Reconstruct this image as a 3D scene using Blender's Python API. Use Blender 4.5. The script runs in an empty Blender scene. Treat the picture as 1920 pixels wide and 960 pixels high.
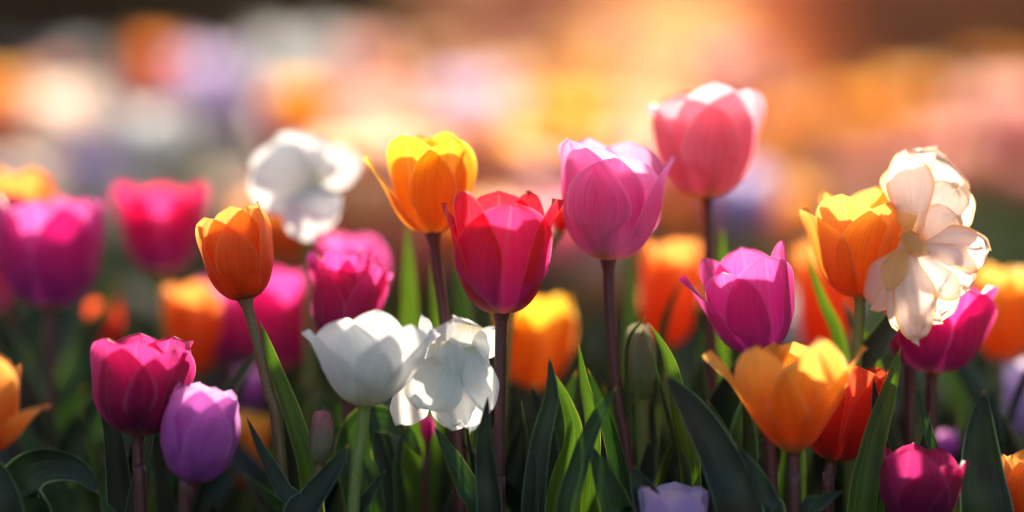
import bpy, math, random
from mathutils import Vector, Matrix, Quaternion
from math import sin, cos, pi, radians as R

random.seed(7)
S = bpy.context.scene
COL = S.collection

# ---------------------------------------------------------------- camera
FOC = 1.2
CAM = Vector((0, 0, 0.41))
PITCH = R(-4.2)
cd = bpy.data.cameras.new('camera')
cam = bpy.data.objects.new('camera', cd)
COL.objects.link(cam)
cam.location = CAM
cam.rotation_euler = (R(90) + PITCH, 0, 0)
cd.lens = 85
cd.sensor_width = 36
cd.clip_start = 0.02
cd.clip_end = 500
cd.dof.use_dof = True
cd.dof.focus_distance = FOC
cd.dof.aperture_fstop = 1.2
S.camera = cam

# ---------------------------------------------------------------- sky, sun, exposure
SUN_EL, SUN_AZ = 18.0, 4.0
W = bpy.data.worlds.new('World')
S.world = W
W.use_nodes = True
nt = W.node_tree
sky = nt.nodes.new('ShaderNodeTexSky')
sky.sky_type = 'NISHITA'
sky.sun_disc = False
sky.sun_elevation = R(SUN_EL)
sky.sun_rotation = R(SUN_AZ)
sky.air_density = 1.7
sky.dust_density = 2.0
sky.ozone_density = 3.0
bg = nt.nodes['Background']
bg.inputs['Strength'].default_value = 0.12
nt.links.new(sky.outputs[0], bg.inputs[0])
ld = bpy.data.lights.new('sun', 'SUN')
ld.energy = 5.0
ld.angle = R(2.0)
ld.color = (1.0, 0.85, 0.67)
sun = bpy.data.objects.new('sun', ld)
COL.objects.link(sun)
sdir = Vector((sin(R(SUN_AZ)) * cos(R(SUN_EL)), cos(R(SUN_AZ)) * cos(R(SUN_EL)), sin(R(SUN_EL))))
sun.rotation_euler = (-sdir).to_track_quat('-Z', 'Y').to_euler()
sun.location = (0, 3, 6)
S.view_settings.view_transform = 'Standard'
S.view_settings.look = 'None'
S.view_settings.exposure = 1.15
S.view_settings.gamma = 1
S.render.film_transparent = False
cy = S.cycles
cy.use_denoising = True
cy.max_bounces = 10
cy.diffuse_bounces = 6
cy.glossy_bounces = 3
cy.transmission_bounces = 6
cy.transparent_max_bounces = 8
cy.volume_bounces = 1
cy.caustics_reflective = False
cy.caustics_refractive = False

# ---------------------------------------------------------------- maths helpers
RIGHT = Vector((1, 0, 0))
UPC = Vector((0, -sin(PITCH), cos(PITCH)))
UPC = Vector((0, sin(-PITCH), cos(PITCH)))
FWD = Vector((0, cos(PITCH), sin(PITCH)))
KW = 36 / 85


def at(x, y, D=1.0):
    """world point seen at pixel x, y (1920 x 960) at D focus distances along the view axis"""
    if D < 1:
        D = 1 - (1 - D) * .6
    d = FOC * D
    k = KW * d / 1920
    return CAM + FWD * d + RIGHT * ((x - 960) * k) + UPC * ((480 - y) * k)


def pxm(D=1.0):
    return KW * FOC * D / 1920


def catmull(P, n):
    P = [Vector(p) for p in P]
    Q = [P[0] * 2 - P[1]] + P + [P[-1] * 2 - P[-2]]
    m = len(P) - 1
    out = []
    for i in range(n + 1):
        t = i / n * m
        k = min(int(t), m - 1)
        f = t - k
        a, b, c, d = Q[k:k + 4]
        out.append(0.5 * (2 * b + (c - a) * f + (2 * a - 5 * b + 4 * c - d) * f * f + (3 * b - a - 3 * c + d) * f ** 3))
    return out


def smooth(a, b, x):
    t = max(0.0, min(1.0, (x - a) / (b - a)))
    return t * t * (3 - 2 * t)


def mesh_grid(name, V, nu, nv, uv, mats, wrap=False):
    """V: (nv+1) rows of (nu+1) points"""
    F = []
    for j in range(nv):
        for i in range(nu):
            a = j * (nu + 1) + i
            F.append((a, a + 1, a + nu + 2, a + nu + 1))
    me = bpy.data.meshes.new(name)
    me.from_pydata([tuple(v) for v in V], [], F)
    l = me.uv_layers.new(name='uv')
    for p in me.polygons:
        p.use_smooth = True
        for li in p.loop_indices:
            l.data[li].uv = uv[me.loops[li].vertex_index]
    for m in mats:
        me.materials.append(m)
    return me


def link(name, me, parent=None):
    o = bpy.data.objects.new(name, me)
    COL.objects.link(o)
    if parent:
        o.parent = parent
    return o


def thing(name, label, cat, loc, group=None):
    o = bpy.data.objects.new(name, None)
    o.empty_display_size = 0.02
    COL.objects.link(o)
    o.location = loc
    tag(o, label, cat, group)
    return o


def tag(o, label, cat, group=None):
    o['label'] = label
    o['category'] = cat
    if group:
        o['group'] = group
    return o


# ---------------------------------------------------------------- materials
def lin(h):
    """sRGB 0-255 triple to linear"""
    return tuple((c / 255 / 12.92) if c <= 10 else ((c / 255 + 0.055) / 1.055) ** 2.4 for c in h) + (1,)


def newmat(name):
    m = bpy.data.materials.new(name)
    m.use_nodes = True
    n = m.node_tree
    n.nodes.clear()
    return m, n, n.nodes.new, n.links.new


def c(*h):
    return lin(h)


def petal_mat(name, base, low, mid, top, edge, trans=0.72, vein=0.2, rough=0.42, edge_w=0.93, edge_max=.4):
    """petal: colour runs from base to tip along v, pale rim at |u| near 1, fine lengthwise veins"""
    m, n, N, L = newmat(name)
    out = N('ShaderNodeOutputMaterial')
    uv = N('ShaderNodeUVMap'); uv.uv_map = 'uv'
    sep = N('ShaderNodeSeparateXYZ'); L(uv.outputs[0], sep.inputs[0])
    inf = N('ShaderNodeObjectInfo')
    # stretched noise for veins
    mp = N('ShaderNodeMapping'); mp.inputs['Scale'].default_value = (44, 1.5, 1)
    cmb = N('ShaderNodeCombineXYZ')
    L(sep.outputs[0], cmb.inputs[0]); L(sep.outputs[1], cmb.inputs[1])
    mr = N('ShaderNodeMath'); mr.operation = 'MULTIPLY'; mr.inputs[1].default_value = 37.0
    L(inf.outputs['Random'], mr.inputs[0]); L(mr.outputs[0], cmb.inputs[2])
    L(cmb.outputs[0], mp.inputs[0])
    nz = N('ShaderNodeTexNoise'); nz.inputs['Scale'].default_value = 1.0; nz.inputs['Detail'].default_value = 3
    L(mp.outputs[0], nz.inputs['Vector'])
    # wobble v with noise before the ramp so colours feather along the veins
    ad = N('ShaderNodeMath'); ad.operation = 'MULTIPLY_ADD'
    L(nz.outputs['Fac'], ad.inputs[0]); ad.inputs[1].default_value = 0.26; ad.inputs[2].default_value = -0.13
    av = N('ShaderNodeMath'); av.operation = 'ADD'; L(sep.outputs[1], av.inputs[0]); L(ad.outputs[0], av.inputs[1])
    rp = N('ShaderNodeValToRGB')
    e = rp.color_ramp.elements
    e[0].position = 0.02; e[0].color = base
    e[1].position = 1.0; e[1].color = top
    a = e.new(0.17); a.color = low
    a = e.new(0.55); a.color = mid
    L(av.outputs[0], rp.inputs[0])
    # vein darkening
    hs = N('ShaderNodeMapRange'); hs.inputs['From Min'].default_value = 0.3; hs.inputs['From Max'].default_value = 0.7
    hs.inputs['To Min'].default_value = 1.0 - vein; hs.inputs['To Max'].default_value = 1.0 + vein * 0.5
    L(nz.outputs['Fac'], hs.inputs['Value'])
    mul = N('ShaderNodeVectorMath'); mul.operation = 'SCALE'
    L(rp.outputs[0], mul.inputs[0]); L(hs.outputs[0], mul.inputs['Scale'])
    # rim: |2u-1|, paler margin with the backlit bright edge painted in
    ab = N('ShaderNodeMath'); ab.operation = 'MULTIPLY_ADD'; ab.inputs[1].default_value = 2; ab.inputs[2].default_value = -1
    L(sep.outputs[0], ab.inputs[0])
    ab2 = N('ShaderNodeMath'); ab2.operation = 'ABSOLUTE'; L(ab.outputs[0], ab2.inputs[0])
    er = N('ShaderNodeMapRange'); er.interpolation_type = 'SMOOTHSTEP'
    er.inputs['From Min'].default_value = edge_w; er.inputs['From Max'].default_value = 1.0
    er.inputs['To Max'].default_value = edge_max
    L(ab2.outputs[0], er.inputs['Value'])
    # pale midrib
    mb = N('ShaderNodeMapRange'); mb.interpolation_type = 'SMOOTHSTEP'
    mb.inputs['From Min'].default_value = 0.07; mb.inputs['From Max'].default_value = 0.0; mb.inputs['To Max'].default_value = 0.10
    L(ab2.outputs[0], mb.inputs['Value'])
    mx = N('ShaderNodeMath'); mx.operation = 'MAXIMUM'; L(er.outputs[0], mx.inputs[0]); L(mb.outputs[0], mx.inputs[1])
    mc = N('ShaderNodeMix'); mc.data_type = 'RGBA'
    L(mx.outputs[0], mc.inputs[0]); L(mul.outputs[0], mc.inputs[6]); mc.inputs[7].default_value = edge
    col = mc.outputs[2]
    bsdf = N('ShaderNodeBsdfPrincipled')
    bsdf.inputs['Roughness'].default_value = rough
    bsdf.inputs['Specular IOR Level'].default_value = 0.35
    bsdf.inputs['Sheen Weight'].default_value = 0.15
    L(col, bsdf.inputs['Base Color'])
    # fine lengthwise ridges
    bp = N('ShaderNodeBump'); bp.inputs['Strength'].default_value = 0.18; bp.inputs['Distance'].default_value = 0.0008
    mp2 = N('ShaderNodeMapping'); mp2.inputs['Scale'].default_value = (90, 2.0, 1)
    L(cmb.outputs[0], mp2.inputs[0])
    nz2 = N('ShaderNodeTexNoise'); nz2.inputs['Scale'].default_value = 1.0; nz2.inputs['Detail'].default_value = 2
    L(mp2.outputs[0], nz2.inputs['Vector']); L(nz2.outputs['Fac'], bp.inputs['Height']); L(bp.outputs[0], bsdf.inputs['Normal'])
    # light that has come through a petal is brighter and purer than what it reflects
    gm = N('ShaderNodeGamma'); gm.inputs['Gamma'].default_value = 0.76; L(col, gm.inputs['Color'])
    tr = N('ShaderNodeBsdfTranslucent'); L(gm.outputs[0], tr.inputs['Color'])
    ms = N('ShaderNodeMixShader'); ms.inputs[0].default_value = trans
    L(bsdf.outputs[0], ms.inputs[1]); L(tr.outputs[0], ms.inputs[2]); L(ms.outputs[0], out.inputs[0])
    return m


def leaf_mat(name, c1, c2, rim, trans=0.4, rough=0.33):
    m, n, N, L = newmat(name)
    out = N('ShaderNodeOutputMaterial')
    uv = N('ShaderNodeUVMap'); uv.uv_map = 'uv'
    sep = N('ShaderNodeSeparateXYZ'); L(uv.outputs[0], sep.inputs[0])
    inf = N('ShaderNodeObjectInfo')
    cmb = N('ShaderNodeCombineXYZ')
    L(sep.outputs[0], cmb.inputs[0]); L(sep.outputs[1], cmb.inputs[1])
    mr = N('ShaderNodeMath'); mr.operation = 'MULTIPLY'; mr.inputs[1].default_value = 37.0
    L(inf.outputs['Random'], mr.inputs[0]); L(mr.outputs[0], cmb.inputs[2])
    mp = N('ShaderNodeMapping'); mp.inputs['Scale'].default_value = (30, 1.0, 1); L(cmb.outputs[0], mp.inputs[0])
    nz = N('ShaderNodeTexNoise'); nz.inputs['Scale'].default_value = 1.0; nz.inputs['Detail'].default_value = 3
    L(mp.outputs[0], nz.inputs['Vector'])
    nb = N('ShaderNodeTexNoise'); nb.inputs['Scale'].default_value = 3.0; L(cmb.outputs[0], nb.inputs['Vector'])
    av = N('ShaderNodeMath'); av.operation = 'MULTIPLY_ADD'; av.inputs[1].default_value = 0.6
    L(nz.outputs['Fac'], av.inputs[0])
    hv = N('ShaderNodeMath'); hv.operation = 'MULTIPLY'; hv.inputs[1].default_value = 0.4; L(nb.outputs['Fac'], hv.inputs[0])
    L(hv.outputs[0], av.inputs[2])
    rg = N('ShaderNodeMapRange'); rg.inputs['From Min'].default_value = 0.42; rg.inputs['From Max'].default_value = 0.58
    L(av.outputs[0], rg.inputs['Value'])
    mc0 = N('ShaderNodeMix'); mc0.data_type = 'RGBA'; L(rg.outputs[0], mc0.inputs[0])
    mc0.inputs[6].default_value = c1; mc0.inputs[7].default_value = c2
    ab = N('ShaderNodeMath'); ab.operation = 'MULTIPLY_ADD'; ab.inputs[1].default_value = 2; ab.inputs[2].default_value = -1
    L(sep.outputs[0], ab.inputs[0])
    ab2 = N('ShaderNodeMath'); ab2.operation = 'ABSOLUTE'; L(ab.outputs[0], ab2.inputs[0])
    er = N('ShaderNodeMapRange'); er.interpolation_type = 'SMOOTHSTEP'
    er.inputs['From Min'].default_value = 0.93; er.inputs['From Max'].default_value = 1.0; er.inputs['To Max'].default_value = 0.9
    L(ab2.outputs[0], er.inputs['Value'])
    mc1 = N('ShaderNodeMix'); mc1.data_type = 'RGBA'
    L(er.outputs[0], mc1.inputs[0]); L(mc0.outputs[2], mc1.inputs[6]); mc1.inputs[7].default_value = rim  # pale leaf margin, with the rim light on leaf edges painted in
    # dry brown tip
    tp = N('ShaderNodeMapRange'); tp.interpolation_type = 'SMOOTHSTEP'
    tp.inputs['From Min'].default_value = 0.955; tp.inputs['From Max'].default_value = 1.0; tp.inputs['To Max'].default_value = 0.8
    L(sep.outputs[1], tp.inputs['Value'])
    mc = N('ShaderNodeMix'); mc.data_type = 'RGBA'
    L(tp.outputs[0], mc.inputs[0]); L(mc1.outputs[2], mc.inputs[6]); mc.inputs[7].default_value = c(150, 110, 70)
    bsdf = N('ShaderNodeBsdfPrincipled'); bsdf.inputs['Roughness'].default_value = rough
    bsdf.inputs['Specular IOR Level'].default_value = 0.38
    L(mc.outputs[2], bsdf.inputs['Base Color'])
    bp = N('ShaderNodeBump'); bp.inputs['Strength'].default_value = 0.5; bp.inputs['Distance'].default_value = 0.001
    L(nz.outputs['Fac'], bp.inputs['Height']); L(bp.outputs[0], bsdf.inputs['Normal'])
    # what comes through a leaf is yellower than what it reflects
    tc = N('ShaderNodeMix'); tc.data_type = 'RGBA'; tc.blend_type = 'MULTIPLY'; tc.inputs[0].default_value = 1
    L(mc.outputs[2], tc.inputs[6]); tc.inputs[7].default_value = (2.2, 2.1, 0.5, 1)
    tr = N('ShaderNodeBsdfTranslucent'); L(tc.outputs[2], tr.inputs['Color'])
    ms = N('ShaderNodeMixShader'); ms.inputs[0].default_value = trans
    L(bsdf.outputs[0], ms.inputs[1]); L(tr.outputs[0], ms.inputs[2]); L(ms.outputs[0], out.inputs[0])
    return m


def stem_mat(name, c1, c2, rough=0.4):
    m, n, N, L = newmat(name)
    out = N('ShaderNodeOutputMaterial')
    uv = N('ShaderNodeUVMap'); uv.uv_map = 'uv'
    mp = N('ShaderNodeMapping'); mp.inputs['Scale'].default_value = (6, 3, 1); L(uv.outputs[0], mp.inputs[0])
    nz = N('ShaderNodeTexNoise'); nz.inputs['Scale'].default_value = 2; nz.inputs['Detail'].default_value = 4; L(mp.outputs[0], nz.inputs['Vector'])
    rg = N('ShaderNodeMapRange'); rg.inputs['From Min'].default_value = 0.3; rg.inputs['From Max'].default_value = 0.7
    L(nz.outputs['Fac'], rg.inputs['Value'])
    mc = N('ShaderNodeMix'); mc.data_type = 'RGBA'; L(rg.outputs[0], mc.inputs[0]); mc.inputs[6].default_value = c1; mc.inputs[7].default_value = c2
    b = N('ShaderNodeBsdfPrincipled'); b.inputs['Roughness'].default_value = rough
    b.inputs['Subsurface Weight'].default_value = 0.0
    L(mc.outputs[2], b.inputs['Base Color'])
    tr = N('ShaderNodeBsdfTranslucent'); L(mc.outputs[2], tr.inputs['Color'])
    ms = N('ShaderNodeMixShader'); ms.inputs[0].default_value = 0.25
    L(b.outputs[0], ms.inputs[1]); L(tr.outputs[0], ms.inputs[2]); L(ms.outputs[0], out.inputs[0])
    return m




PM = {
    'crimson': petal_mat('petal_crimson', c(200, 190, 120), c(178, 56, 165), c(222, 30, 122), c(240, 34, 80), c(250, 150, 170)),
    'scarlet': petal_mat('petal_scarlet', c(190, 150, 110), c(170, 30, 90), c(220, 18, 58), c(236, 24, 40), c(250, 140, 140)),
    'magenta': petal_mat('petal_magenta', c(190, 150, 130), c(165, 34, 135), c(220, 30, 130), c(236, 52, 140), c(250, 160, 205)),
    'plum': petal_mat('petal_plum', c(150, 110, 90), c(115, 18, 95), c(180, 20, 105), c(218, 40, 115), c(240, 130, 175)),
    'purple': petal_mat('petal_purple_magenta', c(185, 150, 150), c(165, 60, 165), c(214, 45, 150), c(236, 74, 155), c(235, 170, 235)),
    'pink': petal_mat('petal_pink', c(215, 205, 130), c(222, 160, 200), c(243, 112, 182), c(250, 150, 202), c(255, 205, 232)),
    'coral': petal_mat('petal_coral_pink', c(235, 215, 130), c(244, 165, 180), c(249, 148, 168), c(250, 158, 175), c(252, 188, 198)),
    'yellow': petal_mat('petal_yellow_orange', c(225, 200, 60), c(245, 150, 20), c(250, 150, 10), c(252, 185, 35), c(255, 235, 160)),
    'orange': petal_mat('petal_orange', c(190, 170, 60), c(246, 136, 24), c(252, 158, 36), c(253, 182, 72), c(255, 215, 160)),
    'deep_orange': petal_mat('petal_deep_orange', c(120, 90, 40), c(240, 96, 18), c(252, 120, 26), c(253, 150, 60), c(255, 205, 150)),
    'red': petal_mat('petal_red', c(120, 60, 30), c(188, 26, 26), c(228, 40, 26), c(240, 72, 34), c(250, 140, 90)),
    'white': petal_mat('petal_white', c(214, 208, 160), c(222, 222, 214), c(226, 227, 228), c(230, 231, 232), c(246, 246, 244), vein=0.1, trans=0.5),
    'lilac': petal_mat('petal_lilac', c(150, 110, 170), c(172, 102, 192), c(206, 116, 206), c(226, 146, 218), c(238, 190, 245), vein=0.1),
    'peach': petal_mat('petal_peach_white', c(248, 196, 120), c(248, 234, 226), c(249, 238, 235), c(251, 232, 214), c(250, 184, 96), vein=0.08, edge_w=0.74, edge_max=.8, trans=0.7),
    'lavender': petal_mat('petal_lavender', c(190, 170, 205), c(196, 172, 225), c(206, 180, 235), c(216, 190, 240), c(240, 225, 248), vein=.08),
    'darkplum': petal_mat('petal_dark_plum', c(120, 80, 80), c(116, 14, 88), c(158, 18, 98), c(196, 30, 96), c(225, 110, 150)),
    'amber': petal_mat('petal_amber_streak', c(248, 170, 80), c(249, 180, 96), c(250, 196, 124), c(251, 214, 160), c(253, 228, 190), trans=.6),
    'bud': petal_mat('petal_green_bud', c(110, 120, 70), c(110, 115, 85), c(120, 110, 95), c(175, 95, 115), c(200, 150, 150), trans=0.3),
    'greenbud': petal_mat('petal_closed_green', c(110, 130, 60), c(105, 125, 70), c(115, 120, 85), c(130, 120, 90), c(190, 190, 130), trans=0.4),
}
PM['palelilac'] = petal_mat('petal_pale_lilac', c(190, 170, 190), c(190, 170, 215), c(205, 185, 228), c(215, 195, 235), c(240, 230, 245), trans=.75)
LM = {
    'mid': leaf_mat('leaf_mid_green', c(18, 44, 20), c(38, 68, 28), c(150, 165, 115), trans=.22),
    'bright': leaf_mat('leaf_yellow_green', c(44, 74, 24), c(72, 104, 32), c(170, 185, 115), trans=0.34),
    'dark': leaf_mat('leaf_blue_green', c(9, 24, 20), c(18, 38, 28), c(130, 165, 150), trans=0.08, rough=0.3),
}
SM = {
    'mauve': stem_mat('stem_mauve', c(82, 36, 48), c(106, 56, 60)),
    'green': stem_mat('stem_green', c(104, 120, 60), c(130, 145, 76)),
    'brown': stem_mat('stem_olive_brown', c(110, 84, 62), c(128, 108, 72)),
}


# ---------------------------------------------------------------- petals
def petal_local(az, Lg=1.0, a1=86, a2=102, Wd=1.0, rad=1.0, sr=0.52, a0=2, tip=0.82, close=.2, flat=1.12, wav=1.0, seed=0, nu=22, nv=26, r0=0.06, sharp=1.8):
    """cup petal in flower space: z up, az 0 faces -y. Unit length about 1."""
    rnd = random.Random(seed)
    if a2 > 90:
        a2 = 90 + (a2 - 90) * close
    # centreline
    pts = []
    r, z = r0, 0.0
    ds = Lg / nv
    for j in range(nv + 1):
        s = j / nv
        pts.append((r, z))
        sm = s + 0.5 / nv
        if sm < sr:
            t = sm / sr
            ph = a0 + (a1 - a0) * (1 - (1 - t) ** 1.6)
        else:
            t = (sm - sr) / (1 - sr)
            ph = a1 + (a2 - a1) * t ** 1.25
        r += cos(R(ph)) * ds * rad
        z += sin(R(ph)) * ds
    # width
    ws = []
    for j in range(nv + 1):
        s = j / nv
        ws.append(((s + 0.035) ** 0.62) * (.74 * max(0.0, 1 - s ** sharp) ** tip + .26 * max(0.0, 1 - s ** 4) ** .5))
    mw = max(ws)
    p1, p2, p3 = rnd.uniform(0, 6.28), rnd.uniform(0, 6.28), rnd.uniform(0, 6.28)
    skew = rnd.uniform(-0.10, 0.10) * wav
    V, UV = [], []
    rmax = max(p[0] for p in pts)
    ca, sa = cos(R(az)), sin(R(az))
    for j in range(nv + 1):
        s = j / nv
        r, z = pts[j]
        j0, j1 = max(0, j - 1), min(nv, j + 1)
        tr, tz = pts[j1][0] - pts[j0][0], pts[j1][1] - pts[j0][1]
        l = math.hypot(tr, tz) or 1
        tr, tz = tr / l, tz / l
        nr, nz_ = tz, -tr          # outward normal
        w = 0.40 * Wd * ws[j] / mw
        rc = max(0.9 * r + 0.05, 0.10) * (1 + (flat * min(1, rad + .02) - 1) * smooth(.15, .45, s)) * (1.0 + 0.35 * s * s)
        for i in range(nu + 1):
            u = -1 + 2 * i / nu
            aw = w * u * (1 + 0.03 * wav * sin(9 * s + p1 + u * 2))
            th = max(-1.75, min(1.75, aw / rc))
            lat = rc * sin(th)
            inn = -rc * (1 - cos(th))
            off = inn
            off += -0.012 * math.exp(-(u / 0.13) ** 2) * smooth(0.1, 0.5, s) * (1 - 0.5 * s)      # midrib crease
            off += 0.010 * wav * sin(5 * u + p3) * s
            off += 0.022 * wav * (abs(u) ** 2.2) * sin(6.5 * s + p1 + (1.6 if u > 0 else 0)) * smooth(0.25, 0.8, s)
            off += 0.022 * wav * sin(2.2 * u + p2) * s ** 3
            off += 0.022 * smooth(.80, 1.0, abs(u)) * smooth(.3, .7, s) + 0.012 * smooth(.82, 1.0, s) ** 2     # margins and tip curl outwards
            lat += skew * s * s * 0.6 + 0.012 * wav * sin(7 * s + p2)
            rr, zz = r + nr * off, z + nz_ * off
            # az 0 -> -y ; +az -> +x
            x = rr * sa + lat * ca
            y = -rr * ca + lat * sa
            V.append(Vector((x, y, zz)))
            UV.append((i / nu, s))
    return V, UV, nu, nv


def stem_mesh(pts, r0, r1, mat, n=18, k=10):
    C = catmull(pts, n)
    V, UV = [], []
    for j, p in enumerate(C):
        t = (C[min(n, j + 1)] - C[max(0, j - 1)]).normalized()
        a = t.cross(Vector((0, 1, 0))).normalized()
        b = t.cross(a).normalized()
        s = j / n
        r = r0 + (r1 - r0) * s
        r *= 1 + 0.04 * sin(9 * s + pts[0][0] * 90)
        r *= 1 + .55 * smooth(.93, 1.0, s) ** 2          # flares into the receptacle
        for i in range(k + 1):
            an = 2 * pi * i / k
            V.append(p + a * (cos(an) * r) + b * (sin(an) * r))
            UV.append((i / k, s * 8))
    return mesh_grid('stem', V, k, n, UV, [mat])


def leaf_mesh(P, w, yaw=0, fold=0.35, twist=0, mat=None, n=26, nu=10, wav=1.0, seed=0, wb=0.5, peak=0.42):
    """P: centreline points ground to tip; w half width in metres; yaw: facing about vertical, 0 = at the camera"""
    rnd = random.Random(seed)
    p1, p2 = rnd.uniform(0, 6.28), rnd.uniform(0, 6.28)
    C = catmull(P, n)
    V, UV = [], []
    for j, p in enumerate(C):
        s = j / n
        t = (C[min(n, j + 1)] - C[max(0, j - 1)]).normalized()
        ya = R(yaw + twist * s)
        face = Vector((sin(ya), -cos(ya), 0.15))
        lat = t.cross(face)
        if lat.length < 1e-3:
            lat = Vector((1, 0, 0))
        lat.normalize()
        nrm = lat.cross(t).normalized()
        f = (wb + (1 - wb) * smooth(0, peak, s)) * max(0.0, 1 - s ** 2.6) ** 0.85
        for i in range(nu + 1):
            u = -1 + 2 * i / nu
            ww = w * f
            off = fold * ww * (abs(u) ** 1.7) + wav * 0.14 * w * abs(u) * sin(8 * s + p1 + (2 if u > 0 else 0)) * f
            V.append(p + lat * (ww * u * (1 - 0.25 * fold * u * u)) + nrm * off + lat * (0.08 * w * wav * sin(6 * s + p2)))
            UV.append((i / nu, s))
    return mesh_grid('leaf', V, nu, n, UV, [mat])


def shift(me, d):
    me.transform(Matrix.Translation(d))
    return me


CUP = [(0, 1, 86, 100, 1.0, 1), (122, 1.0, 86, 102, 1.0, 1), (-118, 1.0, 86, 102, 1.0, 1),
       (60, 1.0, 88, 104, .95, .9), (178, 1.03, 88, 104, .95, .9), (-62, 1.0, 88, 104, .95, .9)]


def frame_of(base, top, lean):
    """flower axes: z along the picked direction, tipped towards the camera by lean degrees"""
    z = (top - base).normalized()
    z = (Matrix.Rotation(R(lean), 3, RIGHT) @ z)
    x = (RIGHT - z * RIGHT.dot(z)).normalized()
    y = z.cross(x)
    return x, y, z


SEED = [100]


def tulip(label, base, top, wpx, D, petals, mat, stem, stem_m='mauve', lean=0, wav=1.0, leaves=(), group=None, pk=None,
          sr_=0.0028, name='tulip', cat='tulip', res=(22, 26), rot=0, extra_mats=None):
    """base / top: pixels of the receptacle and the top of the flower; wpx: width; stem: pixels below the base, last one is run on to the ground"""
    B, T = at(*base, D), at(*top, D)
    x, y, z = frame_of(B, T, lean)
    hm = (T - B).length
    wm = wpx * pxm(D)
    # stem
    sp = [B + z * 0.001] + [at(q[0], q[1], q[2] if len(q) > 2 else D) for q in stem]
    a, b = sp[-2], sp[-1]
    k = b.z / max(0.05, a.z - b.z)
    g = b + (b - a) * k
    g = Vector((b.x + max(-.05, min(.05, (g.x - b.x) * 0.7)), b.y + max(-.06, min(.06, (g.y - b.y))), 0.0))
    sp.append(g)
    root = thing(name, label, cat, g, group)
    st = shift(stem_mesh(sp[::-1], sr_ * 1.15, sr_, SM[stem_m]), -g)
    link('stem', st, root)
    # petals
    P = []
    for q in petals:
        SEED[0] += 1
        kw = dict(pk or {})
        if len(q) > 6:
            kw.update(q[6])
        pm = kw.pop('mat', None)
        P.append((petal_local(q[0] + rot, q[1], q[2], q[3], q[4], q[5], wav=wav, seed=SEED[0], nu=res[0], nv=res[1], **kw), pm))
    xs = [v.x for p, _ in P for v in p[0]]
    zs = [v.z for p, _ in P for v in p[0]]
    sx = wm / (max(xs) - min(xs))
    x0 = 0.0
    sz = hm / max(zs)
    for p, pm in P:
        V = [B + x * (v.x * sx) + y * (v.y * sx) + z * (v.z * sz) - g for v in p[0]]
        link('petal', mesh_grid('petal', V, p[2], p[3], p[1], [PM[pm or mat]]), root)
    for lf in leaves:
        add_leaf(root, *lf)
    return root


def add_leaf(root, pts, wpx, D, m='mid', yaw=0, fold=0.35, twist=0, kw=None):
    """pts: pixels tip first, down to where the leaf leaves the picture; runs on to the plant's root"""
    SEED[0] += 1
    n = len(pts)
    Q = [at(q[0], q[1], q[2] if len(q) > 2 else D) for q in pts]
    g = root.location.copy()
    last = Q[-1]
    mid = last.lerp(g, 0.5)
    mid.x = last.x * .6 + g.x * .4
    P = [g + Vector((0, 0, 0.002)), mid] + Q[::-1] if last.z > 0.06 else [g + Vector((0, 0, 0.002))] + Q[::-1]
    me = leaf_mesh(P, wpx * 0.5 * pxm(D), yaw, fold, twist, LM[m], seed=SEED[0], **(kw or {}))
    link('leaf', shift(me, -g), root)


# ================================================================ setting
def flat_noise_mat(name, c1, c2, scale, rough=0.9, bump=0.02):
    m, n, N, L = newmat(name)
    out = N('ShaderNodeOutputMaterial'); tc = N('ShaderNodeTexCoord')
    nz = N('ShaderNodeTexNoise'); nz.inputs['Scale'].default_value = scale; nz.inputs['Detail'].default_value = 8
    L(tc.outputs['Object'], nz.inputs['Vector'])
    mc = N('ShaderNodeMix'); mc.data_type = 'RGBA'; L(nz.outputs['Fac'], mc.inputs[0]); mc.inputs[6].default_value = c1; mc.inputs[7].default_value = c2
    b = N('ShaderNodeBsdfPrincipled'); b.inputs['Roughness'].default_value = rough
    L(mc.outputs[2], b.inputs['Base Color'])
    bp = N('ShaderNodeBump'); bp.inputs['Distance'].default_value = bump; L(nz.outputs['Fac'], bp.inputs['Height']); L(bp.outputs[0], b.inputs['Normal'])
    L(b.outputs[0], out.inputs[0])
    return m


def ground():
    n, h = 60, 40.0
    V, F = [], []
    for j in range(n + 1):
        for i in range(n + 1):
            # finer towards the middle
            a, b = -1 + 2 * i / n, -1 + 2 * j / n
            x, y = h * a * abs(a), h * b * abs(b) + 0.0
            V.append((x, y, -0.004 + 0.004 * sin(7 * x) * cos(6 * y)))
    for j in range(n):
        for i in range(n):
            k = j * (n + 1) + i
            F.append((k, k + 1, k + n + 2, k + n + 1))
    me = bpy.data.meshes.new('ground')
    me.from_pydata(V, [], F)
    me.materials.append(flat_noise_mat('soil', c(38, 26, 18), c(62, 44, 30), 30))
    o = link('ground', me)
    o['kind'] = 'structure'


ground()

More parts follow.
